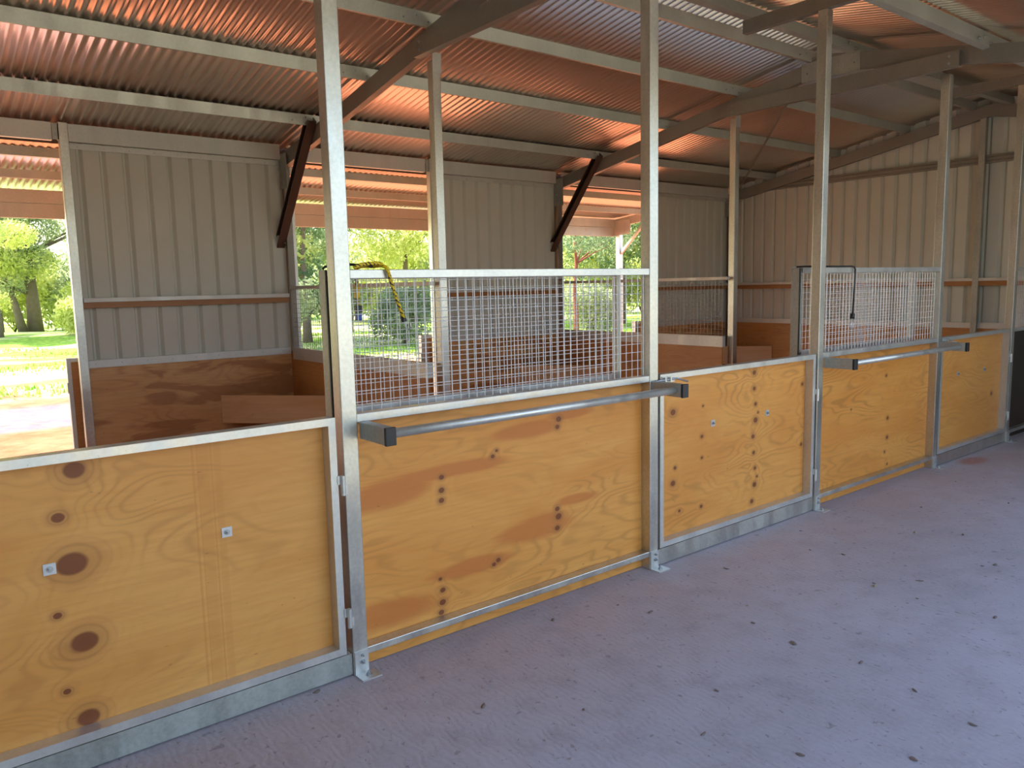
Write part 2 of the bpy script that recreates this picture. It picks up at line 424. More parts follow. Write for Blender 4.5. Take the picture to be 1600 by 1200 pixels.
# ------------------------------------------------------------------ front posts
ORD = ['nearest', 'second', 'third', 'fourth', 'fifth']
plab = ['nearest tall galvanised post with bolted foot, between the large near gate and the yellow strap',
        'tall galvanised steel post between the near wire panel and the middle plywood gate',
        'tall galvanised post carrying the hinges of the middle gate, left of the black cord',
        'tall galvanised steel post right of the far wire panel, latch post of the far gate',
        'tall galvanised steel post hinging the far gate, at the right edge of the photo']
def bolt(m, x, y, z, r=.009, ax='y', h=.012):
    a = {'y': (0, -1, 0), 'z': (0, 0, 1), 'x': (-1, 0, 0)}[ax]; p = Vector((x, y, z)); a = Vector(a)
    m.cyl(p, p + a*.003, r*1.5, 14); m.cyl(p + a*.003, p + a*h, r, 6); m.cyl(p + a*h, p + a*(h+.008), r*.55, 8)
for i, x in enumerate(XP):
    zt = 3.545 if i in (1, 3) else 3.70
    t = thing('steel_post', plab[i], 'post', (x+Wp/2, Wp/2, 0), 'front posts of the stables')
    MB().box(x, x+Wp, 0, Wp, 0, zt).build('shaft', STEEL, t, bevel=.004)
    b = MB().box(x+.004, x+Wp-.002, -.006, -.0005, .004, .115).box(x+.004, x+Wp+.03, -.075, -.001, 0, .006).build('foot_bracket', STEEL_BRIGHT, t)
    k = MB(); bolt(k, x+.042, -.006, .095, .005); k.build('bolt', ZINCB, b)
    k = MB(); bolt(k, x+.042, -.006, .062, .008); k.build('bolt', ZINCB, b)
    k = MB(); bolt(k, x+.055, -.036, .006, .010, 'z'); k.build('anchor_bolt', ZINCB, b)

# ------------------------------------------------------------------ front panels of plywood and wire
def front_panel(x0, x1, label, mat, plyend=None):
    t = thing('stall_barrier', label, 'stall front', ((x0+x1)/2, .035, 0), 'plywood and wire stall fronts')
    # plywood coordinates count from x0
    s = bpy.data.objects.new('plywood_sheet', None) if False else None
    W[t.name] = Vector((x0-Wp, .035, 0)); t.location = W[t.name]
    MB().box(x0, x1, .004, .069, 1.824, 1.864).build('top_rail', STEEL_BRIGHT, t, bevel=.003)
    MB().box(x0, x1, .004, .069, 1.182, 1.220).build('middle_rail', STEEL_BRIGHT, t, bevel=.003)
    MB().box(x0, x1, .004, .069, .084, .1175).build('bottom_rail', STEEL, t, bevel=.003)
    MB().box(x0-.01, x1+.005, .071, .086, .006, 1.215).build('plywood_sheet', mat, t)
    wires(x0, x1, 1.200, 1.83, lambda a, z, o: (a, .050+o, z)).build('wire_mesh', WIRE, t)
    return t
front_panel(Wp, XP[1], 'near plywood stall front with wire mesh top and red-streaked sheet', P1M)
front_panel(XP[2]+Wp, XP[3], 'middle plywood stall front with wire mesh top, black hooked cord hanging over it', P2M)
t5 = front_panel(XP[4]+Wp, XE-.02, 'dark stall front with wire mesh top cut off by the right edge of the photo', DARKPLY)

# ------------------------------------------------------------------ gates
def gate(x0, x1, label, mat, root_x, plates, latch, hx):
    t = thing('stall_gate', label, 'gate', (root_x, .03, .11), 'plywood stall gates')
    W[t.name] = Vector((root_x, .03, 0)); t.location = W[t.name]
    m = .034
    fr = MB()
    # mitred rectangular tube
    for (a, b, c, d) in (((x0,.118),(x1,.118),(x1-m,.118+m),(x0+m,.118+m)), ((x0,1.218),(x0+m,1.218-m),(x1-m,1.218-m),(x1,1.218)),
                         ((x0,.118),(x0+m,.118+m),(x0+m,1.218-m),(x0,1.218)), ((x1,.118),(x1,1.218),(x1-m,1.218-m),(x1-m,.118+m))):
        q = [a, b, c, d]
        vs = [(p[0], .001, p[1]) for p in q] + [(p[0], .066, p[1]) for p in q]
        fr.add(vs, [(0,1,2,3),(7,6,5,4),(0,4,5,1),(1,5,6,2),(2,6,7,3),(3,7,4,0)])
    fr.build('gate_frame', STEEL_BRIGHT, t)
    MB().box(x0+.004, x1-.004, .067, .082, .122, 1.212).build('plywood_sheet', mat, t)
    for (px, pz) in plates:
        w = MB().box(px-.021, px+.021, .064, .0665, pz-.021, pz+.021).build('washer_plate', WASHER, t)
        k = MB(); bolt(k, px, .064, pz, .008, h=.010); k.build('bolt', ZINCB, w)
    for hz in (.91, .29):
        h = MB().cyl((hx, -.010, hz-.045), (hx, -.010, hz+.045), .011, 12).box(hx-.022, hx, -.004, .0, hz+.005, hz+.045).box(hx, hx+.024, -.004, .0, hz-.045, hz-.005)
        h.build('hinge', STEEL_BRIGHT, t)
    if latch:
        l = MB().box(x0+.01, x0+.13, -.004, .0005, 1.165, 1.205).build('latch_plate', STEEL_BRIGHT, t)
        MB().tube([(x0-.06, -.014, 1.183), (x0+.14, -.014, 1.186), (x0+.155, -.02, 1.18), (x0+.19, -.06, 1.165)], .006).build('slide_bolt', ZINCB, l)
        for gx0 in (x0+.02, x0+.07): MB().box(gx0, gx0+.012, -.022, -.004, 1.17, 1.2).build('bolt_guide', STEEL_BRIGHT, l)
    return t
gate(-1.81, -.032, 'large near plywood gate with big dark knots, cut by the left edge', G1, -1.8, [(-1.8+.645,.787),(-1.8+1.288,.787)], False, -.014)
gate(2.128, 3.892, 'middle plywood gate with two rows of small knots and a slide bolt', G2, 2.1, [(2.1+.637,.833),(2.1+1.268,.828)], True, 3.908)
gate(6.045, 7.685, 'farthest plywood gate at the right, smooth sheet with two small bolts', G3, 5.94, [(5.94+.646,.832),(5.94+1.277,.823)], True, 7.70)

# thresholds
for (a, b, lab) in ((-1.9, -.002, 'dirty galvanised steel channel on the floor under the large near gate'),
                    (XP[1]+Wp, XP[2]-.003, 'galvanised steel channel on the floor under the middle gate'),
                    (XP[3]+Wp, XP[4]-.003, 'muddy galvanised steel channel on the floor under the far gate')):
    mm = MB().prism([(0,0),(.062,0),(.062,.012),(.004,.012),(.004,.094),(.062,.094),(.062,.1),(0,.1)], (a, .012, .008), (b, .012, .008), (0,1,0), (0,0,1))
    props(mm.build('threshold_channel', STEEL_OLD if 'dirty' in lab else STEEL), lab, 'threshold', 'thresholds under the gates')

# ------------------------------------------------------------------ blanket rails
def rack(xa, xb, label):
    t = thing('saddle_rack', label, 'rail', ((xa+xb)/2, -.12, 1.10))
    for x in (xa, xb):
        a = MB().box(x, x+.05, -.225, -.0005, 1.108, 1.184).build('arm', STEEL_OLD, t, bevel=.003)
        MB().box(x-.001, x+.051, -.243, -.2255, 1.106, 1.186).build('end_cap', BLACKP, a, bevel=.003)
    MB().cyl((xa+.051, -.175, 1.146), (xb-.001, -.175, 1.146), .0215, 24).build('round_bar', STEEL_BRIGHT, t, smooth=True)
rack(.083, 2.045, 'long round galvanised rail on two capped arms across the near stall front')
rack(4.003, 5.975, 'long round galvanised rail on two capped arms across the middle stall front')
bpy.data.objects['saddle_rack']['group'] = 'round rails on the stall fronts'; bpy.data.objects['saddle_rack.001']['group'] = 'round rails on the stall fronts'

# ------------------------------------------------------------------ folded swing partitions
def swing(x0, x1, label):
    t = thing('swing_partition', label, 'partition', (x0, .23, .1), 'swing partitions folded behind the fronts')
    W[t.name] = Vector((x0, .23, 0)); t.location = W[t.name]
    ya, yb = .195, .27
    MB().box(x0, x0+.012, ya, yb, .06, 1.868).box(x0, x0+.035, ya, ya+.01, .06, 1.868).build('end_stile', STEEL_OLD, t, bevel=.002)
    MB().box(x1-.035, x1, ya, ya+.045, .06, 1.868).build('hinge_stile', STEEL_BRIGHT, t, bevel=.003)
    MB().box(x0+.013, x1-.036, ya, ya+.045, 1.828, 1.868).build('top_rail', STEEL_BRIGHT, t, bevel=.003)
    MB().box(x0+.013, x1-.036, ya, ya+.045, 1.185, 1.222).build('middle_rail', STEEL_BRIGHT, t, bevel=.003)
    MB().box(x0+.013, x1-.036, ya, ya+.045, .06, .10).build('bottom_rail', STEEL, t, bevel=.003)
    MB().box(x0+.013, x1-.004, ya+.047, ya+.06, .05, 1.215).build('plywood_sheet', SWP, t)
    wires(x0+.03, x1-.03, 1.21, 1.84, lambda a, z, o: (a, ya+.03+o, z)).build('wire_mesh', WIRE, t)
    return t
swing(.05, 1.99, 'swinging plywood and wire partition folded flat behind the near stall front')
swing(.05+L, 1.99+L, 'swinging plywood and wire partition folded flat behind the middle stall front')

# ------------------------------------------------------------------ fixed partitions and the posts that end them
for k, lab in ((0, 'near'), (1, 'far')):
    x = 1.885 + k*L
    t = thing('stall_partition', lab + ' fixed plywood partition with dark wire mesh above, running to the back wall', 'partition', (x, 3.6, 0), 'fixed partitions between stalls')
    W[t.name] = Vector((x, 3.6, 0)); t.location = W[t.name]
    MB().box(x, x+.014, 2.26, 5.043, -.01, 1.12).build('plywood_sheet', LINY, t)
    cp = MB().box(x-.004, x+.045, 2.25, 4.985, 1.040, 1.165)
    cp.build('capping_strip', CAPF, t, bevel=.002)
    for j in range(6): MB().cyl((x-.007, 2.33+j*.48, 1.075), (x-.0045, 2.33+j*.48, 1.075), .006, 8).build('screw', ZINCB, t)
    MB().box(x-.002, x+.05, 2.20, 4.99, 1.795, 1.83).build('top_rail', CAPF, t, bevel=.002)
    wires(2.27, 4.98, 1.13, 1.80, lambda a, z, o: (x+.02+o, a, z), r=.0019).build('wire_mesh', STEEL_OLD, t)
    x = 1.972 + k*L
    t = thing('steel_post', ('tall inner post behind the near wire panel, under the near rafter tie' if k == 0 else
              'tall inner post at the free end of the far fixed partition'), 'post', (x+.037, 2.215, 0), 'inner posts under the rafter ties')
    MB().box(x, x+Wp, 2.178, 2.253, -.01, 3.545).build('shaft', STEEL, t, bevel=.004)
    MB().box(x-.004, x+.079, 2.17, 2.176, 3.45, 3.60).build('head_bracket', STEEL_BRIGHT, t)

# ------------------------------------------------------------------ back wall: columns, jambs, header, girts, lining
clab = ['dark steel column where the near partition meets the back wall', 'dark steel column where the far partition meets the back wall', 'steel column in the far back corner of the stables']
for k in range(3):
    x = 1.885 + k*L if k < 2 else 9.66
    t = thing('wall_column', clab[k], 'column', (x+.037, 5.06, 0), 'columns of the back wall')
    zt = rtop(5.0)
    MB().prism(csec(.15, .07), (x+.075, 4.99, -.01), (x+.075, 4.99, zt), (-1,0,0), (0,1,0)).build('shaft', RAFTER, t)
    pl = MB().box(x-.006, x-.001, 4.88, 5.10, 2.86, 3.22).build('gusset_plate', STEEL_OLD, t)
    for j in range(6):
        b = MB(); bolt(b, x-.006, 5.0+.05*(j % 2), 2.9+.055*j, .007, 'x'); b.build('bolt', ZINCB, pl)
jl = ['door jamb post at the left edge of the near back wall sheet, beside the open back doorway', 'door jamb post of the second back doorway, seen just left of the near inner post',
      'door jamb post of the third back doorway, seen just left of the second front post']
for k in range(3):
    x = -.187 + k*L
    t = thing('door_jamb', jl[k], 'post', (x+.037, 5.04, 0), 'jambs of the back doorways')
    MB().box(x, x+.076, 4.995, 5.072, -.01, 3.325).build('shaft', STEEL, t, bevel=.004)
    MB().box(x-.05, x-.002, 5.0, 5.006, 3.17, 3.31).box(x-.008, x-.002, 5.0, 5.06, 3.17, 3.31).build('head_bracket', STEEL_OLD, t)
    # jamb on the other side of the opening: narrow channel against the next column
for k in range(2):
    x = 1.965 + k*L
    props(MB().box(x, x+.07, 5.09, 5.14, -.01, 2.98).build('door_jamb', STEEL_BRIGHT),
          ('narrow bright jamb right of the near back wall column' if k == 0 else 'narrow bright jamb right of the second back wall column'), 'post', 'narrow jambs of the back doorways')
def header(x0, x1, lab, fl=None):
    t = thing('eave_beam', lab, 'beam', ((x0+x1)/2, 5.03, 3.163), 'eave beams along the back wall')
    MB().prism(csec(.155, .06), (x0, 5.01, 3.163), (x1, 5.01, 3.163), (0,1,0), (0,0,1)).build('channel', HEAD, t)
    if fl:
        f_ = MB().box(x0, x1, 5.055, 5.064, 3.105, 3.155).build('flashing', CAPF, t)
        for j in range(9): MB().cyl((x0+.07+j*.22, 5.051, 3.128), (x0+.07+j*.22, 5.0545, 3.128), .006, 8).build('screw', ZINCB, f_)
header(-1.95, -.24, 'galvanised eave beam over the open near back doorway at the left edge')
header(-.108, 1.87, 'galvanised eave beam above the near beige wall sheet', 1)
header(1.97, 3.68, 'galvanised eave beam over the second back doorway')
header(3.815, 5.79, 'galvanised eave beam above the middle beige wall sheet', 1)
header(5.89, 7.60, 'galvanised eave beam over the third back doorway')
header(7.735, 9.65, 'galvanised eave beam above the far beige wall sheet', 1)
bl = ['near', 'middle', 'far']
for k in range(3):
    x0 = -.108 + k*L; x1 = (1.88 + k*L) if k < 2 else 9.66
    t = thing('girt', 'white galvanised rail over a brown batten across the %s back wall sheet' % bl[k], 'rail', ((x0+x1)/2, 5.04, 1.66), 'girts on the back wall')
    MB().box(x0, x1, 4.995, 5.06, 1.712, 1.753).build('rail', CAPF, t, bevel=.002)
    W[t.name] = Vector((x0, 5.04, 1.66)); t.location = W[t.name]
    for ch in [c for c in bpy.data.objects if c.parent == t]: C.objects.unlink(ch); bpy.data.objects.remove(ch)
    MB().box(x0, x1, 4.985, 5.06, 1.712, 1.753).build('rail', CAPF, t, bevel=.002)
    MB().box(x0, x1, 5.01, 5.065, 1.658, 1.711).build('batten', TIMBER, t)
    t = thing('wall_lining', 'brown plywood lining with screwed metal capping at the foot of the %s back wall sheet' % bl[k], 'lining', (x0, 5.05, -.01), 'plywood linings of the stalls')
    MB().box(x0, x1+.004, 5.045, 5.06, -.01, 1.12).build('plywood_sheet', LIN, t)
    c_ = MB().box(x0-.005, x1, 5.032, 5.068, 1.096, 1.170).build('capping_strip', CAPF, t, bevel=.002)
    for j in range(9): MB().cyl((x0+.06+j*.23, 5.028, 1.135), (x0+.06+j*.23, 5.0315, 1.135), .006, 8).build('screw', ZINCB, c_)
# end wall
t = thing('wall_lining', 'brown plywood lining with metal capping along the foot of the right end wall', 'lining', (9.71, 2.5, -.01), 'plywood linings of the stalls')
MB().box(9.71, 9.725, .1, 5.04, -.01, 1.12).build('plywood_sheet', LINY, t)
MB().box(9.702, 9.735, .1, 5.03, 1.09, 1.165).build('capping_strip', CAPF, t, bevel=.002)
t = thing('girt', 'galvanised rail over a red-brown batten across the right end wall at mid height', 'rail', (9.70, 2.5, 1.66), 'girts on the end wall')
MB().box(9.67, 9.735, -2.9, 4.97, 1.712, 1.753).build('rail', CAPF, t, bevel=.002)
MB().box(9.685, 9.745, -2.9, 4.97, 1.650, 1.711).build('batten', TIMBERY, t)
t = thing('girt', 'upper brown steel girt high on the right end wall under the sloping rafter', 'rail', (9.72, 2.5, 3.215), 'girts on the end wall')
MB().prism([(0,0),(.05,.0),(.05,.02),(.03,.03),(.03,.07),(.05,.08),(.05,.1),(0,.1)], (XE, -2.9, 3.215), (XE, 4.3, 3.215), (-1,0,0), (0,0,1)).build('channel', RAFTER, t)
t = thing('steel_post', 'slim mullion post standing against the right end wall beneath the ridge', 'post', (9.69, 1.11, 0))
MB().box(9.66, 9.735, 1.09, 1.165, -.01, rtop(1.1)-.02).build('shaft', STEEL_OLD, t, bevel=.004)

# ------------------------------------------------------------------ rafters, ties, knee braces
def rafter(x, y0, y1, lab, grp='sloping rafters'):
    z0, z1 = rtop(y0), rtop(y1)
    m = MB().prism(csec(.15, .065), (x, y0, z0-.15), (x, y1, z1-.15), (1,0,0), (0,0,1))
    t = thing('rafter', lab, 'rafter', (x, (y0+y1)/2, (z0+z1)/2-.15), grp)
    m.build('channel', RAFTER, t)
    return t
XR = [1.895, 1.895+L, 9.655]
rl = ['near', 'middle', 'far end wall']
for k in range(3):
    x = XR[k]
    r1 = rafter(x, 5.02, YR, 'brown-grey %s rafter rising from the back wall to the ridge' % rl[k])
    r2 = rafter(x, YR, -2.93, '%s rafter falling from the ridge towards the open front' % rl[k])
    if k < 2:
        pl = MB().box(x-.005, x-.001, YR-.30, YR+.30, 3.72, 3.90).build('apex_plate', STEEL_OLD, r1)
        for j in range(4):
            b = MB(); bolt(b, x-.005, YR-.24+.16*j, 3.80, .008, 'x'); b.build('bolt', ZINCB, pl)
        t = thing('rafter_tie', 'horizontal steel tie joining both slopes of the %s rafter' % rl[k], 'beam', (x-.02, YR, 3.545), 'horizontal rafter ties')
        MB().prism(csec(.135, .06), (x-.006, YR+1.17, 3.545), (x-.006, YR-1.20, 3.545), (-1,0,0), (0,0,1)).build('channel', RAFTER, t) if False else \
        MB().prism(csec(.135, .06), (x-.066, YR+1.17, 3.545), (x-.066, YR-1.20, 3.545), (1,0,0), (0,0,1)).build('channel', RAFTER, t)
        for (yy, zz) in ((YR+1.08, 3.64), (YR+1.08, 3.58), (YR-1.12, 3.64), (YR-1.12, 3.58)):
            b = MB(); bolt(b, x-.066, yy, zz, .008, 'x'); b.build('bolt', ZINCB, t)
        t = thing('knee_brace', 'dark slanting channel brace between the %s rafter and its back wall column' % rl[k], 'brace', (x-.04, 4.6, 2.25), 'dark knee braces at the back columns')
        p0, p1 = Vector((x-.006, 5.07, 2.24)), Vector((x-.006, 4.12, 3.40))
        d = (p1-p0).normalized(); v = Vector((0, d.z, -d.y))
        MB().prism(csec(.09, .085), p0, p1, (-1,0,0), v).build('channel', BRACE, t)
        b = MB(); bolt(b, x-.012, 5.02, 2.29, .009, 'x'); b.build('bolt', ZINCB, t)

# purlins
def purlin(y, lab, d=.10, drop=0):
    z = rtop(y) - drop
    s = -SL if y > YR else SL
    v = Vector((0, s*-1*-1, 1)).normalized()
    v = Vector((0, -s*-1 if False else -s*1.0*-1, 1)).normalized()
    u = Vector((0, v.z, -v.y))
    t = thing('purlin', lab, 'purlin', (2, y, z), 'roof purlins')
    MB().prism(csec(d, .055, .004, .014), (-5.9, y, z), (XE, y, z), u, v).build('z_section', PURLIN, t)
    for k in range(2):
        for j in range(3):
            b = MB(); bolt(b, XR[k]-.22+.11*j, y-.001, z+.035+.03*(j % 2), .008); b.build('bolt', ZINCB, t)
    return t
purlin(4.2, 'lowest roof purlin, the one nearest the back wall')
purlin(3.1, 'second roof purlin up from the back wall')
purlin(2.1, 'third roof purlin up from the back wall, passing over the inner posts')
purlin(1.25, 'roof purlin just behind the ridge')
purlin(.80, 'roof purlin just in front of the ridge')
purlin(-.36, 'roof purlin running above the line of front posts, at the top right', .13, .03)
purlin(-1.5, 'roof purlin over the aisle nearer than the post line')
purlin(-2.6, 'roof purlin nearest the open front')
# trimmers on the tops of the gate posts
for k, lab in ((2, 'short steel trimmer on top of the third front post, under the roof'), (4, 'short steel trimmer on top of the fifth front post, under the roof')):
    x = XP[k]
    t = thing('roof_trimmer', lab, 'beam', (x+.04, .1, 3.70), 'short trimmers between purlins')
    MB().prism(csec(.10, .06), (x+.01, .72, 3.705), (x+.01, -.30, 3.705), (1,0,0), (0,0,1)).build('channel', RAFTER, t)
# thin straps
def strap(a, b, lab):
    m = MB(); a = Vector(a); b = Vector(b); d = (b-a).normalized(); u = d.cross(Vector((0,.18,1))).normalized()
    m.add([a-u*.016, a+u*.016, b+u*.016, b-u*.016, a-u*.016+Vector((0,0,.002)), a+u*.016+Vector((0,0,.002)), b+u*.016+Vector((0,0,.002)), b-u*.016+Vector((0,0,.002))],
          [(0,3,2,1),(4,5,6,7),(0,1,5,4),(1,2,6,5),(2,3,7,6),(3,0,4,7)])
    props(m.build('bracing_strap', RAFTER), lab, 'strap')
strap((5.95, 1.40, 3.862), (9.6, 4.77, 3.255), 'thin flat bracing strap crossing diagonally under the far roof bay')

# ------------------------------------------------------------------ feed bins in the stall corners
def bin_(cx, cy, lab, mat=BIN):
    t = thing('corner_feed_bin', lab, 'feed bin', (cx-.4, cy-.4, .43), 'corner feed bins')
    a = Vector((cx-.79, cy-.004, 0)); b = Vector((cx-.004, cy-.89, 0))
    d = (b-a).normalized(); n_ = Vector((d.y, -d.x, 0))
    m = MB()
    q = [a, b, b - n_*.016, a - n_*.016]
    m.add([(p.x, p.y, .44) for p in q] + [(p.x, p.y, .715) for p in q], [(0,3,2,1),(4,5,6,7),(0,1,5,4),(1,2,6,5),(2,3,7,6),(3,0,4,7)])
    m.build('front_board', mat, t)
    c_ = Vector((cx-.004, cy-.004, 0))
    q = [a, b, c_]
    MB().add([(p.x, p.y, .425) for p in q] + [(p.x, p.y, .438) for p in q], [(2,1,0),(3,4,5),(0,1,4,3),(1,2,5,4),(2,0,3,5)]).build('base_board', mat, t)
bin_(1.883, 5.04, 'triangular plywood feed bin fixed in the back corner of the near stall')
bin_(5.80, 5.04, 'triangular plywood feed bin in the back corner of the middle stall, behind the wire')
bin_(9.70, 5.04, 'triangular plywood feed bin in the back corner of the far stall')

# ------------------------------------------------------------------ open lower door leaves folded back outside
for k, lab in ((0, 'near back doorway'), (1, 'second back doorway'), (2, 'third back doorway')):
    x = -.262 + k*L
    t = thing('stable_door', 'half-height door leaf of the %s folded back against the outside wall' % lab, 'door', (x, 5.3, .12), 'open lower doors of the back doorways')
    MB().box(x, x+.035, 5.20, 5.265, .0, 1.19).box(x+1.5, x+1.535, 5.20, 5.265, .0, 1.19).box(x+.036, x+1.499, 5.20, 5.265, 1.155, 1.19).box(x+.036, x+1.499, 5.20, 5.265, .0, .04).build('door_frame', CAPF, t)
    MB().box(x+.037, x+1.498, 5.21, 5.225, .042, 1.153).build('plywood_sheet', SWP, t)
    MB().box(x-.008, x-.001, 5.205, 5.25, .86, .96).build('latch', ZINCB, t)

# ------------------------------------------------------------------ verandah behind the stables
for (y, z, lab) in ((5.92, 3.145, 'verandah purlin nearest the back doorways'), (6.82, 3.045, 'verandah purlin halfway to the fascia')):
    t = thing('purlin', lab, 'purlin', (2, y, z), 'verandah purlins')
    MB().prism(csec(.09, .05), (-5.9, y, z), (XE, y, z), (0,1,0), (0,0,1)).build('z_section', PURLIN, t)
t = thing('fascia_beam', 'deep two-step fascia beam along the outer edge of the verandah', 'beam', (2, 7.74, 2.70))
MB().box(-6, XE, 7.72, 7.78, 2.70, 2.872).build('lower_channel', PURLIN, t, bevel=.003)
MB().box(-6, XE, 7.70, 7.78, 2.876, 3.03).build('upper_channel', PURLIN, t, bevel=.003)
t = thing('verandah_post', 'pale steel corner post of the verandah seen through the third back doorway', 'post', (9.8, 7.65, -.15))
MB().box(9.75, 9.85, 7.60, 7.70, -.15, 2.98).build('shaft', STEEL_BRIGHT, t, bevel=.004)
MB().box(9.74, 9.745, 7.30, 7.72, 2.72, 3.0).build('gusset_plate', STEEL_BRIGHT, t)
t = thing('rafter', 'end rafter of the verandah above its corner post', 'rafter', (9.76, 6.4, 2.9))
MB().prism(csec(.15, .06), (9.75, 5.15, 3.12), (9.75, 7.7, 2.88), (1,0,0), (0,0,1)).build('channel', PURLIN, t)
t = thing('knee_brace', 'pale short brace between verandah rafter and corner post', 'brace', (9.79, 7.2, 2.3))
MB().prism([(0,0),(.05,0),(.05,.05),(0,.05)], (9.78, 7.60, 2.35), (9.78, 6.95, 2.93), (1,0,0), (0,.6,.7)).build('channel', STEEL_BRIGHT, t)

# ------------------------------------------------------------------ cords hung over the rails
def cord_mat():
    n = N('yellow_black_cord'); o = n.obj(); w = n.n('TexChecker'); n.l(n.scl(o, 1, 1, 1), w.inputs[0]); w.inputs['Scale'].default_value = 90
    w.inputs[1].default_value = c4(.80, .55, .01); w.inputs[2].default_value = c4(.70, .47, .01)
    sp = n.n('SeparateXYZ'); n.l(o, sp.inputs[0])
    f = n.math('FRACT', n.math('MULTIPLY', n.math('ADD', sp.outputs[2], n.math('MULTIPLY', sp.outputs[0], .9)), 55))
    g = n.rng(n.noise(o, 90, 0), .42, .5, 0, 1)
    col = n.mix(n.math('MULTIPLY', n.math('GREATER_THAN', f, .55), g), w.outputs[0], c4(.02, .02, .02))
    return n.set(col, .6)
CORD = cord_mat()
YEL = plain('yellow_plastic', (.80, .60, .01), .4, var=.03); BLU = plain('blue_plastic', (.02, .07, .40), .4, var=.03)
t = thing('tie_down_strap', 'yellow and black hooked strap hanging over the top rail of the near wire panel', 'strap', (.25, .1, 1.6))
MB().tube([(.252,.285,1.70),(.251,.285,1.80),(.248,.283,1.862),(.242,.262,1.880),(.235,.19,1.884),(.232,.08,1.880),(.238,.012,1.882),(.250,-.006,1.874),(.257,-.012,1.855),(.272,-.014,1.80),(.297,-.014,1.721),(.327,-.014,1.641)], .0085, 10).build('cord', CORD, t, smooth=True)
MB().tube([(.233,.0,1.889),(.205,-.005,1.892),(.165,-.006,1.890),(.13,-.006,1.886),(.10,-.004,1.876),(.092,.0,1.87)], .008, 10).build('cord', CORD, t, smooth=True)
MB().tube([(.327,-.014,1.641),(.330,-.014,1.625)], .013, 10).build('ferrule', BLACKP, t)
MB().tube([(.330,-.014,1.63),(.336,-.016,1.60),(.345,-.02,1.585),(.355,-.03,1.60),(.352,-.03,1.62)], .004).build('hook', ZINCB, t)
MB().box(.237, .262, .272, .296, 1.735, 1.79).build('yellow_buckle', YEL, t, bevel=.004)
MB().box(.236, .268, .268, .298, 1.665, 1.70).build('black_slide', BLACKP, t, bevel=.004)
MB().box(.238, .266, .270, .296, 1.628, 1.663).build('blue_tag', BLU, t, bevel=.003)
props(MB().tube([(.045,.21,1.872),(.05,.2,1.882),(.10,.19,1.888),(.15,.14,1.890),(.19,.06,1.886),(.20,.03,1.878)], .006, 8).build('hook_cord', RUBBER, smooth=True),
      'short black hooked cord lying behind the nearest front post on the folded partition', 'cord')
t = thing('bungee_cord', 'black bungee cord with wire hook hanging over the top rail of the middle wire panel', 'cord', (4.3, .0, 1.4))
MB().tube([(3.97,.23,1.876),(4.03,.2,1.878),(4.10,.06,1.874),(4.2,.02,1.872),(4.36,-.002,1.873),(4.392,-.008,1.868),(4.404,-.012,1.85),(4.40,-.013,1.75),(4.392,-.013,1.6),(4.380,-.013,1.485)], .0065, 10).build('cord', RUBBER, t, smooth=True)
MB().tube([(4.381,-.013,1.505),(4.378,-.013,1.465)], .018, 12).build('cord_ball', BLACKP, t, smooth=True)
MB().tube([(4.378,-.013,1.465),(4.395,-.015,1.43),(4.385,-.015,1.39),(4.36,-.015,1.385),(4.345,-.015,1.41),(4.35,-.015,1.43)], .004).build('hook', ZINCB, t)
MB().tube([(3.97,.23,1.876),(3.94,.235,1.874),(3.93,.25,1.866),(3.95,.26,1.863)], .004).build('hook', ZINCB, t)

# ------------------------------------------------------------------ litter on the floor
spots = [(-.195,.084-.1),(.297,-.599),(1.491,-.242),(1.638,-.669),(1.853,-.869),(1.8,-1.134),(1.857,-1.445),(1.147,-1.166),(.834,-1.336),(1.696,-1.988),(1.789,-1.722),(2.015,-.717),(4.138,-.988),(3.166,-.649),(3.087,-.461),(3.071,-1.171),(3.673,-1.356),(3.593,-1.314),(2.849,-1.653),(2.838,-1.016),(2.795,-1.28),(1.291,-1.942),(1.001,-1.657),(1.555,-.424),(1.092,-.15),
         (4.6,-.5),(5.2,-.9),(4.9,-1.4),(3.4,-.2),(5.6,-.35),(2.4,-.3),(.6,-.9)]
for i, (x, y) in enumerate(spots):
    r = random.Random(i*7+1); a = r.uniform(0, math.pi); ln_ = r.uniform(.009, .024); wd = ln_*r.uniform(.35, .6); m = MB()
    n_ = 10; vs = [(x, y, .006)]
    for k in range(n_):
        tt = 2*math.pi*k/n_; q = r.uniform(.8, 1.1)
        dx, dy = ln_*math.cos(tt)*q, wd*math.sin(tt)*q
        vs.append((x+dx*math.cos(a)-dy*math.sin(a), y+dx*math.sin(a)+dy*math.cos(a), .0015 + .004*abs(math.cos(tt))))
    vs += [(p[0], p[1], p[2]-.0012) for p in vs]
    fs = [(0, 1+k, 1+(k+1) % n_) for k in range(n_)] + [(n_+1, n_+2+(k+1) % n_, n_+2+k) for k in range(n_)]
    fs += [(1+k, n_+2+k, n_+2+(k+1) % n_, 1+(k+1) % n_) for k in range(n_)]
    m.add(vs, fs)
    pale = i in (11, 3)
    props(m.build('dry_leaf', PALELEAF if pale else DRYLEAF), 'small pale dry leaf lying on the concrete aisle' if pale else 'small dark dry leaf lying flat on the concrete aisle', 'leaf',
          'pale leaves on the aisle floor' if pale else 'dark leaves on the aisle floor')
for i, (x, y) in enumerate([(2.795,-1.04),(3.95,-.75)]):
    m = MB(); m.cyl((x,y,0),(x,y,.012),.013,7,.008); o = m.build('pebble', PALELEAF, smooth=False, bevel=.003)
    props(o, 'tiny white pebble on the concrete in the middle of the aisle' if i == 0 else 'tiny pale pebble on the concrete towards the far gate', 'pebble')

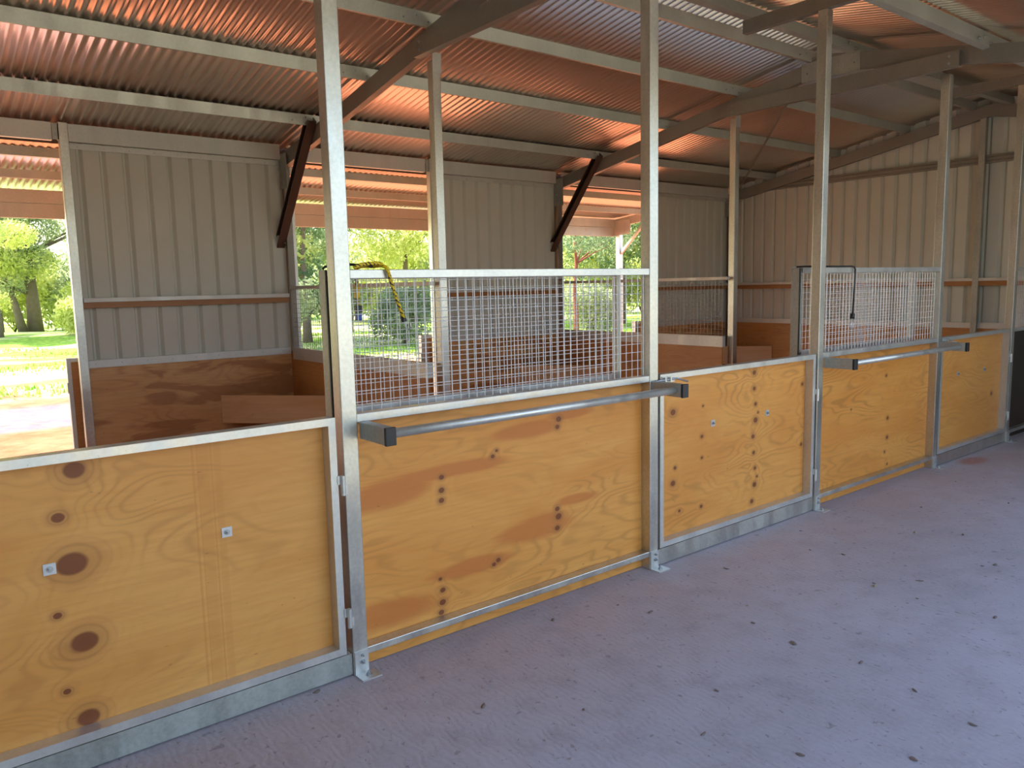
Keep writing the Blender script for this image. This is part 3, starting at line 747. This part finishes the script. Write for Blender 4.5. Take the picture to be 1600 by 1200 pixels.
# ------------------------------------------------------------------ trees, bushes and grass behind the stables
def cloud(blobs, count, size, mat, name, parent, seed, narrow=.35):
    g = np.random.default_rng(seed); w = np.array([b[3]*b[4]*b[5] for b in blobs])**.67; w = w/w.sum()
    idx = g.choice(len(blobs), count, p=w); B = np.array(blobs)[idx]
    d = g.normal(size=(count, 3)); d /= np.linalg.norm(d, axis=1)[:, None]
    rad = g.uniform(.25, 1, count)**.5
    c = B[:, :3] + d*rad[:, None]*B[:, 3:6]
    a = g.normal(size=(count, 3)); a /= np.linalg.norm(a, axis=1)[:, None]
    b = np.cross(a, g.normal(size=(count, 3))); b /= np.linalg.norm(b, axis=1)[:, None]
    s = size*g.uniform(.5, 1.3, count)[:, None]
    v = np.stack([c - a*s, c + b*s*narrow, c + a*s, c - b*s*narrow], 1).reshape(-1, 3)
    org = W[parent.name]; v = v - np.array(org)
    me = bpy.data.meshes.new(name); me.vertices.add(len(v)); me.vertices.foreach_set('co', v.astype(np.float32).ravel())
    me.loops.add(len(v)); me.loops.foreach_set('vertex_index', np.arange(len(v), dtype=np.int32))
    me.polygons.add(count); me.polygons.foreach_set('loop_start', np.arange(0, len(v), 4, dtype=np.int32))
    me.polygons.foreach_set('loop_total', np.full(count, 4, dtype=np.int32))
    me.update(); me.validate(); me.materials.append(mat)
    o = bpy.data.objects.new(name, me); C.objects.link(o); o.parent = parent; W[o.name] = org
    return o
def tree(x, y, h, tr, mat, bark, lab, seed, grp='gum trees behind the stables', low=.35, spread=.32, count=9000, size=.16, lean=(0, 0)):
    r = random.Random(seed); t = thing('gum_tree', lab, 'tree', (x, y, -.2), grp); m = MB()
    pts = []; n_ = 7
    for i in range(n_):
        k = i/(n_-1); pts.append((x + lean[0]*k + r.uniform(-.12, .12)*k*h*.15, y + lean[1]*k + r.uniform(-.12, .12)*k*h*.15, -.25 + h*.85*k))
    m.tube(pts, [tr*(1.25 if i == 0 else 1)*(1-.75*i/(n_-1)) for i in range(n_)], 10)
    blobs = []
    for i in range(9):
        k = r.uniform(low, .9); p = Vector(pts[min(n_-1, int(k*(n_-1)))]); a = r.uniform(0, 2*math.pi); ln2 = h*r.uniform(.12, .30)
        q = p + Vector((math.cos(a)*ln2, math.sin(a)*ln2, ln2*.5))
        mid = (p+q)/2 + Vector((r.uniform(-.2, .2), r.uniform(-.2, .2), r.uniform(0, .3)))
        m.tube([p, mid, q], [tr*.35, tr*.22, tr*.08], 6)
        s = h*r.uniform(.6, 1.1)*spread*.5; blobs.append((q.x, q.y, q.z, s, s, s*.65))
    blobs.append((pts[-1][0], pts[-1][1], h*.85, h*spread*.55, h*spread*.55, h*.15))
    m.build('trunk', bark, t, smooth=True)
    cloud(blobs, count, size, mat, 'foliage', t, seed)
    return t
def bush(x, y, w, h, mat, lab, seed, count=5000, size=.10, grp='bushes behind the stables'):
    r = random.Random(seed); t = thing('bush', lab, 'bush', (x, y, -.2), grp); m = MB(); blobs = []
    for i in range(7):
        a = r.uniform(0, 6.28); q = (x+math.cos(a)*w*r.uniform(.1, .6), y+math.sin(a)*w*r.uniform(.1, .5), h*r.uniform(.25, .8))
        m.tube([(x, y, -.25), ((x+q[0])/2+.05, (y+q[1])/2, q[2]*.6), q], [.04, .025, .01], 5)
        s = r.uniform(.35, .55); blobs.append((q[0], q[1], q[2], w*s, w*s, h*s*.75))
    m.build('stem', bark_of(mat), t, smooth=True)
    cloud(blobs, count, size, mat, 'foliage', t, seed+100)
def bark_of(m): return BARK

tree(4.6, 46, 15, .34, LEAF_G, BARK, 'large gum tree with a thick dark trunk seen through the near back doorway', 11, count=26000, lean=(-.3, 0), low=.3, size=.12)
tree(4.0, 45.6, 11, .2, LEAF_Y, BARK, 'gum tree leaning left beside the thick dark trunk', 12, lean=(-1.6, .5), size=.13, count=14000)
tree(3.2, 48, 10, .15, LEAF_G, BARK, 'slim gum tree at the left edge of the near back doorway', 13, size=.13, count=14000)
tree(2.2, 38, 9, .16, LEAF_Y, BARK, 'yellow-green tree crown hanging in at the far left edge', 14, low=.2, count=18000, size=.11)
rr = random.Random(5); n_t = 0
kinds = [(LEAF_Y, 'sunlit yellow-green'), (LEAF_G, 'grey-green'), (LEAF_D, 'dark green')]
for deg in range(15, 60, 4):
    dist = rr.choice([30, 38, 34, 44]) ; a = R(deg + rr.uniform(-1, 1)); x = -1.5 + dist*math.sin(a); y = -3.1 + dist*math.cos(a)
    kd = kinds[(n_t*2+1) % 3]
    tree(x, y, rr.uniform(7.5, 11), rr.uniform(.12, .2), kd[0], BARK if n_t % 3 else BARKR, kd[1] + ' gum tree in the sunlit bush behind the stables', 30+n_t, low=.18, spread=.42, count=12000, size=.125,
         grp=kd[1] + ' trees of the bushland')
    n_t += 1
for deg in range(3, 62, 3):
    dist = rr.uniform(46, 60); a = R(deg); x = -1.5 + dist*math.sin(a); y = -3.1 + dist*math.cos(a); kd = kinds[deg % 2]
    bush(x, y, 3.2, 4.5, kd[0], kd[1] + ' scrub in the far bushland', 200+deg, 5000, .2, grp=kd[1] + ' far scrub')
bush(5.6, 36, 1.6, 2.2, LEAF_Y, 'low yellow-green bush right of the thick dark trunk', 300, 5000, .12)
bush(12.5, 20.5, 1.5, 1.7, LEAF_D, 'dark leafy bush seen through the near wire panel', 301, 5000, .09)
bush(14.0, 24, 1.6, 2.0, LEAF_G, 'grey-green bush behind the dark leafy bush', 302, 5000, .1)
bush(8.6, 22, 1.4, 1.9, LEAF_G, 'grey-green bush seen past the near back wall column', 303, 5000, .1)
tree(17.4, 17.0, 6.5, .10, LEAF_D, BARKR, 'slender red-barked tree seen through the third back doorway', 305, low=.3, spread=.3, count=5000, size=.09)
bush(19.5, 18.5, 1.8, 1.8, LEAF_G, 'grey-green bush under the red-barked tree', 306, 5000, .1)
# grass
t = thing('grass', 'bright green grass growing in patches on the ground behind the stables', 'grass', (5, 22, -.15))
g = np.random.default_rng(9); cnt = 26000
gx_ = g.uniform(-2, 26, cnt); gy_ = g.uniform(14, 34, cnt)
m = MB()
keep = (np.sin(gx_*.5+gy_*.9) + np.sin(gy_*1.3-gx_*.2) + g.normal(0, .35, cnt)) > .35
gx_, gy_ = gx_[keep], gy_[keep]
vs = []; fs = []
for x, y in zip(gx_, gy_):
    b = max(0, min(1, (y-14)/20)); z = -.17 + b*(.18*math.sin(x*.21+1)*math.cos(y*.17) + .12*math.sin(x*.5+y*.3))
    a = random.uniform(0, 3.14); h = random.uniform(.05, .14); k = len(vs); cx, sx = math.cos(a)*.03, math.sin(a)*.03
    vs += [(x-cx, y-sx, z), (x+cx, y+sx, z), (x+random.uniform(-.05, .05), y+random.uniform(-.05, .05), z+h)]; fs.append((k, k+1, k+2))
m.add(vs, fs)
bpy.data.objects.remove(t)
props(m.build('grass', GRASS), 'bright green grass growing in patches on the ground behind the stables', 'grass', kind='stuff')

# ------------------------------------------------------------------ light
w = bpy.data.worlds.new('World'); bpy.context.scene.world = w; w.use_nodes = True
nt = w.node_tree; sky = nt.nodes.new('ShaderNodeTexSky'); sky.sky_type = 'NISHITA'
SUN_EL, SUN_AZ = 48, -32                        # azimuth from +y towards +x
sky.sun_disc = False; sky.sun_elevation = R(SUN_EL); sky.sun_rotation = R(SUN_AZ)
sky.air_density = 1; sky.dust_density = 3; sky.ozone_density = .4
bg = nt.nodes['Background']; nt.links.new(sky.outputs[0], bg.inputs[0]); bg.inputs[1].default_value = .22
sun = bpy.data.lights.new('sun', 'SUN'); sun.energy = 5.0; sun.angle = R(.6); sun.color = (1, .94, .84)
so = bpy.data.objects.new('sun', sun); C.objects.link(so)
d = Vector((math.sin(R(SUN_AZ))*math.cos(R(SUN_EL)), math.cos(R(SUN_AZ))*math.cos(R(SUN_EL)), math.sin(R(SUN_EL))))
so.rotation_euler = d.to_track_quat('Z', 'Y').to_euler(); so.location = (0, 30, 30)

# ------------------------------------------------------------------ camera
cx, cy, cz, yaw, pitch, roll, fpx = -1.5242, -3.1407, 1.7751, 38.4259, -7.1476, -1.2615, 1216.32
a, b, r = R(yaw), R(pitch), R(roll)
fwd = Vector((math.sin(a)*math.cos(b), math.cos(a)*math.cos(b), math.sin(b))); rt = Vector((math.cos(a), -math.sin(a), 0)); up = rt.cross(fwd)
X = rt*math.cos(r) + up*math.sin(r); Y = -rt*math.sin(r) + up*math.cos(r)
cam = bpy.data.cameras.new('camera'); co = bpy.data.objects.new('camera', cam); C.objects.link(co)
M = Matrix((X, Y, -fwd)).transposed().to_4x4(); M.translation = (cx, cy, cz); co.matrix_world = M
cam.sensor_width = 36; cam.lens = fpx/1600*36; cam.clip_start = .05; cam.clip_end = 500
sc = bpy.context.scene; sc.camera = co
sc.view_settings.view_transform = 'Standard'; sc.view_settings.look = 'None'; sc.view_settings.gamma = 1
sc.view_settings.use_curve_mapping = False
sc.view_settings.exposure = 1.68
sc.cycles.use_denoising = True
sc.cycles.max_bounces = 10; sc.cycles.diffuse_bounces = 6; sc.cycles.glossy_bounces = 5
sc.cycles.sample_clamp_indirect = 8
